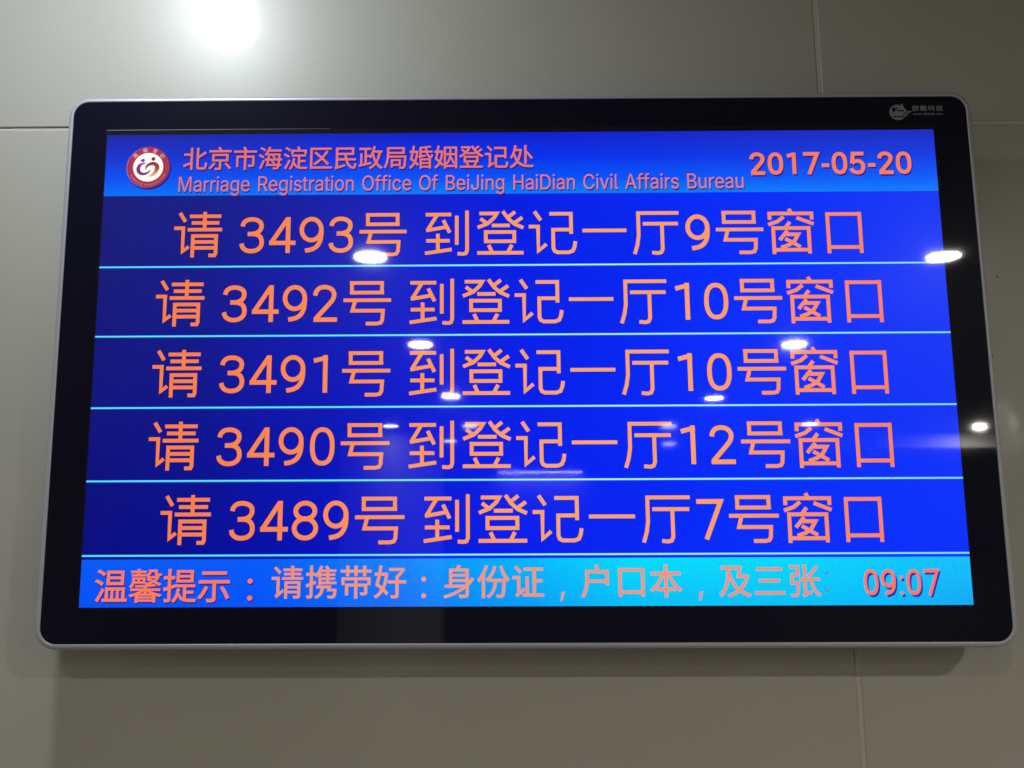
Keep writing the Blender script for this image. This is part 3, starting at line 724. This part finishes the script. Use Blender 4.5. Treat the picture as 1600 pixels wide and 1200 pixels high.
    '示': '234 351 196 267 149 188 95 116 35 56 104 11 163 76 219 153 269 239 311 330|684 320 738 243 788 161 830 80 859 10 934 44 903 114 860 193 808 274 753 349|149 766 149 692 853 692 853 766|60 523 60 449 461 449 461 19 456 3 437 -2 284 0 311 -79 372 -79 423 -77 463 -73 494 -66 522 -49 538 -23 542 18 542 449 941 449 941 523',
    '科': '503 727 549 693 594 656 633 619 663 585 715 633 684 667 643 704 597 739 551 771|463 466 513 432 562 393 606 354 640 319 690 368 655 403 611 441 560 477 510 510|372 826 306 802 226 780 140 761 53 745 74 687 212 709 212 558 43 558 43 488 202 488 167 400 124 314 77 235 28 172 67 103 105 156 143 219 179 290 212 365 212 -78 286 -78 286 387 379 238 425 296 286 469 286 488 434 488 434 558 286 558 286 725 418 766|422 190 433 118 762 172 762 -78 836 -78 836 185 965 206 954 275 836 256 836 841 762 841 762 244',
    '記': '91 543 91 484 392 484 392 543|72 403 72 343 412 343 412 403|42 684 42 622 443 622 443 684|159 814 184 784 207 751 227 718 242 689 303 725 288 753 268 784 243 816 217 846|485 785 485 713 824 713 824 457 498 457 498 59 504 0 526 -36 568 -55 632 -60 827 -60 889 -51 927 -18 949 46 961 147 891 177 885 92 875 42 856 17 823 11 638 11 597 15 578 29 573 59 573 386 824 386 824 332 899 332 899 785|84 267 84 -72 151 -72 151 -26 395 -26 395 267|151 205 328 205 328 36 151 36',
    '记': '124 769 167 729 211 687 250 645 280 608 335 661 176 815|200 -61 200 -60 215 -44 247 -18 307 26 408 98 384 163 280 92 280 526 46 526 46 453 206 453 206 93 197 49 178 16 157 -4|419 770 419 695 816 695 816 442 438 442 438 57 445 -3 470 -41 516 -60 586 -65 816 -65 883 -55 926 -22 950 42 962 143 889 175 884 89 872 38 849 13 812 7 591 7 543 11 520 26 515 56 515 370 816 370 816 318 891 318 891 770',
    '证': '102 769 144 731 187 690 226 650 257 615 309 667 278 701 238 740 194 779 151 814|352 30 352 -40 962 -40 962 30 724 30 724 360 922 360 922 431 724 431 724 693 940 693 940 763 386 763 386 693 647 693 647 30 512 30 512 512 438 512 438 30|50 526 50 454 191 454 191 107 185 70 170 39 152 15 135 -1 181 -52 394 124 364 188 264 112 264 526',
    '请': '107 772 148 734 189 693 227 652 256 617 307 670 278 704 239 743 197 782 155 818|42 526 42 454 192 454 192 88 184 49 164 20 144 2 184 -62 199 -45 230 -17 291 31 393 110 368 174 264 96 264 526|494 212 808 212 808 130 494 130|494 265 494 342 808 342 808 265|614 840 614 762 382 762 382 704 614 704 614 640 407 640 407 585 614 585 614 516 352 516 352 458 960 458 960 516 688 516 688 585 899 585 899 640 688 640 688 704 929 704 929 762 688 762 688 840|424 400 424 -79 494 -79 494 75 808 75 808 5 804 -8 790 -12 677 -11 699 -76 748 -76 788 -75 819 -71 843 -64 865 -50 877 -28 880 4 880 400',
    '身': '702 531 702 439 285 439 285 531|702 588 285 588 285 676 702 676|702 381 702 298 685 284 285 284 285 381|78 284 78 217 597 217 473 141 338 75 193 20 42 -25 88 -88 256 -32 415 36 565 116 702 211 702 27 696 6 673 -1 497 1 524 -75 593 -75 649 -73 693 -69 726 -61 755 -44 771 -16 775 26 775 272 820 315 862 360 902 407 939 457 874 490 775 368 775 742 497 742 544 829 458 843 418 742 211 742 211 284',
    '酷': '565 806 551 729 532 655 508 587 479 529 542 495 590 612 701 612 701 453 487 453 487 386 964 386 964 453 772 453 772 612 941 612 941 680 772 680 772 840 701 840 701 680 610 680 635 794|522 299 522 -77 591 -77 591 -30 858 -30 858 -75 931 -75 931 299|591 38 591 231 858 231 858 38|126 159 391 159 391 54 126 54|126 216 126 299 153 273 192 320 215 371 227 424 230 473 230 553 286 553 286 365 290 328 306 311 338 307 387 307 391 307 391 216|47 801 47 737 166 737 166 618 64 618 64 -76 126 -76 126 -7 391 -7 391 -68 455 -68 455 618 352 618 352 737 467 737 467 801|227 618 227 737 290 737 290 618|126 312 126 553 186 553 186 474 184 434 175 392 157 351|329 553 391 553 391 352 379 351 342 351 331 354 329 366',
    '馨': '259 840 259 792 74 792 74 745 259 745 259 698 101 698 101 651 490 651 490 698 327 698 327 745 510 745 510 792 327 792 327 840|593 823 593 769 587 739 561 713 503 691 532 641 591 666 627 697 645 731 650 768 650 772 767 772 767 739 771 697 790 673 830 665 900 665 949 670 945 718 898 713 845 713 832 718 830 738 830 823|546 548 669 499 626 483 581 471 535 461 487 453 516 405 573 416 629 431 683 449 733 472 908 385 943 431 787 505 819 531 848 560 872 593 892 629 856 644 845 642 542 642 542 592 806 592 783 568 758 547 729 529 579 586|269 563 269 495 176 495 178 535 178 563|322 563 419 563 419 495 322 495|116 608 116 537 113 494 102 449 78 404 37 361 90 323 119 352 141 383 157 416 168 450 482 450 482 608|78 297 78 243 367 243 292 206 209 173 121 145 36 124 79 70 217 114 217 -81 288 -81 288 -53 721 -53 721 -77 795 -77 795 112 924 76 966 130 878 148 790 174 706 206 634 243 922 243 922 297 534 297 534 351 812 378 757 422 646 409 508 400 357 394 207 392 222 343 464 347 464 297|464 243 464 160 322 160 359 179 395 200 427 221 457 243|534 243 545 243 574 221 606 200 640 179 677 160 534 160|288 34 721 34 721 -9 288 -9|288 74 288 115 721 115 721 74',
}
CALL_STROKES = {
    '请': '135 807 245 629|34 503 209 503 209 42 324 136|324 737 923 737|364 606 891 606|292 472 949 472|613 824 613 472|398 -77 398 346 840 346 840 4 821 -38 708 -38|394 228 836 228|399 111 841 111',
    '号': '172 745 812 745|175 557 815 557|210 780 210 531|776 774 776 526|54 410 949 410|273 394 224 207 800 207 787 27 759 -26 692 -42 480 -42',
    '到': '55 742 545 742|270 729 94 436|66 427 465 497|393 631 514 382|66 222 514 222|289 360 289 -6|46 -24 551 50|648 717 648 142|843 818 843 33 820 -26 774 -40 660 -33',
    '登': '91 758 421 758 372 674 248 557 56 480|111 656 220 572|536 800 640 651 762 543 924 471|771 788 635 681|907 675 762 573|326 518 668 518|179 388 784 388|179 205 782 205|210 425 210 175|749 419 749 170|264 131 331 -16|703 132 630 -5|47 -22 923 -22',
    '记': '149 791 267 615|39 492 216 492 216 11 369 144|434 744 841 744 841 344|837 428 500 428 500 66 523 8 580 -20 792 -20 867 10 900 86 919 197',
    '一': '68 407 900 407',
    '厅': '911 746 142 746 142 304 113 117 58 -62|227 534 894 534|588 531 588 34 558 -30 505 -46 387 -35',
    '窗': '460 812 508 725|90 597 90 721 886 721 886 599|355 655 235 561 60 501|601 636 916 510|468 552 386 447|148 467 148 -79|145 431 852 431|817 463 817 -72|137 4 819 4|415 379 260 197|378 307 615 307 534 174 431 100 281 48|366 224 649 58',
    '口': '196 739 196 -69|200 704 804 704|803 743 803 -68|178 51 791 51',
}

# ------------------------------------------------------------------ the lit picture
link_mesh('panel_border', [scr(-3, 1082, 0.0002), scr(1923, 1082, 0.0002), scr(1923, -12, 0.0002), scr(-3, -12, 0.0002)], [[0, 1, 2, 3]], M_BORDER, bezel)
link_mesh('painted_glint', [scr(-2, -11.4, 0.0004), scr(520, -12.4, 0.0004), scr(520, -12.9, 0.0004), scr(-2, -13.2, 0.0004)], [[0, 1, 2, 3]], M_STRIP, bezel)  # reflection on the glass edge painted as a pale strip, tapered for its fade
screen = sheet('screen', 0, 0, 1920, 1080, 0.0004, M_PANEL, display)
sheet('header_band', 0, 0, 1920, 149.5, 0.0006, M_HEADER, screen)
sheet('footer_band', 0, 978, 1920, 1080, 0.0006, M_FOOTER, screen)
for v in (320, 482, 645, 808, 970):
    vs, fs = [], []
    mi = []
    for a, b, d, m in ((-1.7, 1.7, 0.0010, 0), (-3.2, 3.8, 0.0008, 1)):
        k = len(vs)
        vs += [scr(0, v + b, d), scr(1920, v + b, d), scr(1920, v + a, d), scr(0, v + a, d)]
        fs.append([k, k + 1, k + 2, k + 3]); mi.append(m)
    link_mesh('divider_line', vs, fs, [M_LINE, M_LINE_EDGE], screen, mi)

# five call lines: "ticket number 3493 please go to registration hall one, window 9", and so on
EM = 120.4        # letter size
PITCH = 119.0     # distance from one character to the next
SPACE = 32.0
def call_line(number, window, base):
    L = Letters()
    width = PITCH * 10 + SPACE * 2 + (len(number) + len(window)) * ADV / 100 * EM
    u = 960 - width / 2
    for ch in '请 ' + number + '号 到登记一厅' + window + '号窗口':
        if ch == ' ':
            u += SPACE
        elif ch in NUM:
            u += numeral(L, ch, u, base, EM, 8.4)
        else:
            polys = []
            for path in parse(CALL_STROKES[ch]):
                polys += stroke(path, 0.069)
            L.glyph(('s', ch), polys, u, base, EM, EM)
            u += PITCH
    L.build('call_line', [M_CALL], screen, 'orange call line for ticket ' + number + ' to window ' + window)
for number, window, base in (('3493', '9', 288.5), ('3492', '10', 450), ('3491', '10', 612.5), ('3490', '12', 775.5), ('3489', '7', 938)):
    call_line(number, window, base)

SHD = (2.2, 3.8)
L = Letters()
for i, ch in enumerate('北京市海淀区民政局婚姻登记处'):
    hanzi(L, ch, 179 + i * 58.25, 82.5, 60.0, 0.008, SHD, 0.97)
L.build('title_text', [M_TITLE, M_SHADOW], screen, 'orange Chinese office name in the header')
L = Letters()
latin(L, 'Marriage Registration Office Of BeiJing HaiDian Civil Affairs Bureau', 169, 1478, 140, 70.7, 0.0, (1.8, 3.4))
L.build('subtitle_text', [M_SUB, M_SHADOW], screen, 'pinkish English office name under the Chinese one')
L = Letters()
u = 1489
for ch in '2017-05-20':
    u += numeral(L, ch, u, 107, 73, 12.2, SHD, 0.997)
L.build('date_text', [M_DATE, M_SHADOW], screen, 'bold orange date in the header')
L = Letters()
u = 1686
for ch in '09:07':
    u += numeral(L, ch, u, 1059, 76, 9.6, (3.4, 4.4), 0.88)
L.build('clock_text', [M_CLOCK, M_SHADOW_F], screen, 'time of day in the footer')

def dots(L, u, v0, v1, r, shadow=None):
    for v in (v0, v1):
        c = [(math.cos(a * math.pi / 10) * r, math.sin(a * math.pi / 10) * r) for a in range(20)]
        L.glyph(('dot', r), [c], u, v, 1, 1, shadow)
def comma(L, u, v):
    L.glyph(('comma',), [[(-4.6, -13), (0, -11.8), (5.4, 6), (-1.6, 6)]], u, v, 1, 1)
L = Letters()
for i, ch in enumerate('温馨提示'):
    hanzi(L, ch, 30 + i * 74.4, 1063, 76, 0.010, SHD, 0.98)
L.build('tip_text', [M_TIP, M_SHADOW_F], screen, 'fixed orange words at the start of the footer')
L = Letters()
dots(L, 368, 1025, 1061, 5.4, SHD)
L.build('colon', [M_TIP, M_SHADOW_F], screen)
L = Letters()
dots(L, 743, 1022, 1057, 5.2)
L.build('colon', [M_TICK], screen)
k = 0
for words in ('请携带好', '：', '身份证，', '户口本，', '及三张'):
    L = Letters()
    for ch in words:
        u = 412 + k * 74.2
        k += 1
        if ch == '，':
            P = Letters()
            comma(P, u + 36, 1056)
            P.build('comma', [M_TICK], screen)
        elif ch != '：':
            hanzi(L, ch, u, 1056, 75, 0.008, None, 0.97)
    if words == '及三张':
        for v in (1012, 1049):
            q = len(L.V)
            L.V += [scr(1604, v + 4, 0.0011), scr(1614, v + 2, 0.0011), scr(1615, v - 3, 0.0011), scr(1607, v - 3, 0.0011)]
            L.F.append([q, q + 1, q + 2, q + 3]); L.M.append(1)
    if words != '：':
        L.build('ticker_text', [M_TICK, M_TICKDIM], screen)

# the emblem: red ring, white disc, two bowing figures
EU, EV = 99.8, 80.0
def disc(L, r, d, mi, n=48, cx=0, cy=0):
    L.add(([(r * math.cos(2 * math.pi * i / n) + cx, r * math.sin(2 * math.pi * i / n) + cy) for i in range(n)], [list(range(n))]),
          lambda x, y: (EU + x, EV - y), d, mi)
L = Letters()
disc(L, 51.5, 0.0008, 7, 48, 2.2, -3.2)
disc(L, 50.5, 0.0010, 0)
disc(L, 49.0, 0.0012, 1)
disc(L, 35.0, 0.0014, 2)
Zs = 0.1455
def z(x, y):
    return ((x - 722) * Zs, (725 - y) * Zs)
def blob(path, widths, mi, d):
    path = curve([z(*p) for p in path], 6)
    wl = []
    for i in range(len(path)):
        t = i / (len(path) - 1) * (len(widths) - 1)
        a = min(int(t), len(widths) - 2)
        wl.append((widths[a] + (widths[a + 1] - widths[a]) * (t - a)) * Zs / 2)
    lp, rp = [], []
    for i in range(len(path)):
        a, b = path[max(i - 1, 0)], path[min(i + 1, len(path) - 1)]
        dx, dy = b[0] - a[0], b[1] - a[1]
        q = math.hypot(dx, dy)
        lp.append((path[i][0] - dy / q * wl[i], path[i][1] + dx / q * wl[i]))
        rp.append((path[i][0] + dy / q * wl[i], path[i][1] - dx / q * wl[i]))
    polys = [lp + rp[::-1]]
    if area(polys[0]) < 0:
        polys = [polys[0][::-1]]
    L.add(fill(('blob', mi), polys), lambda x, y: (EU + x, EV - y), d, mi)
blob([(690, 662), (640, 662), (592, 690), (566, 745), (580, 805), (630, 838), (690, 832), (735, 805), (765, 762)], [6, 26, 50, 58, 58, 46, 36, 24, 3], 5, 0.0016)
blob([(684, 765), (695, 722), (730, 685), (790, 665), (845, 685), (868, 735), (850, 795), (805, 850), (738, 886)], [12, 32, 46, 54, 64, 70, 64, 46, 4], 6, 0.0018)
disc(L, 28 * Zs, 0.0016, 3, 24, *z(636, 612))
L.add(([z(640, 592), z(592, 606), z(606, 622), z(630, 632)], [[0, 1, 2, 3]]), lambda x, y: (EU + x, EV - y), 0.0018, 3)
disc(L, 31 * Zs, 0.0016, 4, 24, *z(800, 587))
def on_ring(ch, polys, ang, r, size, mi, key, adv=1.0):
    a = math.radians(ang)
    t = fill(key, polys)
    up = 1 if math.sin(a) > 0 else -1
    rx, ry = up * math.sin(a), -up * math.cos(a)         # reading direction
    ux, uy = up * math.cos(a), up * math.sin(a)
    bx, by = r * math.cos(a), r * math.sin(a)
    L.add(t, lambda x, y: (EU + bx + (x - adv / 2) * size * rx + (y - 0.36) * size * ux, EV - (by + (x - adv / 2) * size * ry + (y - 0.36) * size * uy)), 0.0014, mi)
for ch, ang in (('婚', 137), ('姻', 102), ('登', 70), ('記', 41)):
    on_ring(ch, parse(HANZI[ch]), ang, 42.0, 11.0, 8, ('h', ch, 0.0))
words_ = 'MARRIAGE REGISTRATION'
tot = sum(0.3 if c == ' ' else LATIN[c][0] / 1000 for c in words_)
pos = 0
for c in words_:
    w_ = 0.3 if c == ' ' else LATIN[c][0] / 1000
    if c != ' ':
        on_ring(c, parse(LATIN[c][1]), 203 + (pos + w_ / 2) / tot * 134, 42.2, 8.2, 9, ('l', c, 0.0), w_)
    pos += w_
L.build('emblem', [M_RIM, M_RED, M_WHITE, M_PURPLE, M_MAROON, M_EML, M_EMR, M_SHADOW, M_EMTXT, M_EMTXT2], screen,
        'round red and white emblem with two bowing figures')

# the maker's mark printed on the black glass
L = Letters()
LU, LV, LS = 1841.5, -43.0, 0.0464
def lz(x, y):
    return (LU + (x - 690) * LS, LV + (y - 665) * LS)
def shape(pts, mi, d):
    if area(pts) > 0:
        pts = pts[::-1]          # screen rows run downwards
    L.add((pts, [list(range(len(pts)))]), lambda x, y: lz(x, y), d, mi)
shape([(690 + 425 * math.cos(a * math.pi / 24), 668 + 415 * math.sin(a * math.pi / 24)) for a in range(48)], 0, 0.0004)
shape([(418, 415), (730, 415), (418, 715)], 1, 0.0006)
shape([(560, 415), (610, 415), (640, 540), (600, 540)], 0, 0.0007)
shape([(385, 760), (955, 185), (985, 400), (1140, 600), (1000, 800), (420, 860)], 0, 0.0008)
shape([(1080, 605), (1410, 605), (1060, 905), (850, 905)], 0, 0.0009)
shape([(655, 550), (990, 550), (985, 615), (655, 605)], 1, 0.0010)
shape([(430, 875), (600, 875), (600, 922), (470, 922)], 1, 0.0010)
shape([(645, 875), (1020, 875), (990, 922), (645, 922)], 1, 0.0010)
for x in (1060, 1165, 1265):
    shape([(x, 640), (x + 40, 640), (x - 120, 828), (x - 160, 828)], 1, 0.0010)
for i, ch in enumerate('欧酷科技'):
    L.glyph(('h', ch, 0.02), [fatten(p, 0.02 * (1 if area(max(parse(HANZI[ch]), key=lambda q: abs(area(q)))) > 0 else -1)) for p in parse(HANZI[ch])],
            1874.5 + i * 18.4, -46.6, 16.5, 14.5)
latin(L, 'www.olkiosk.com', 1875, 1946, -35.5, 11.5, 0.01)
L.build('maker_mark', [M_LOGO, M_LOGODARK], bezel, 'small grey round mark and lettering')
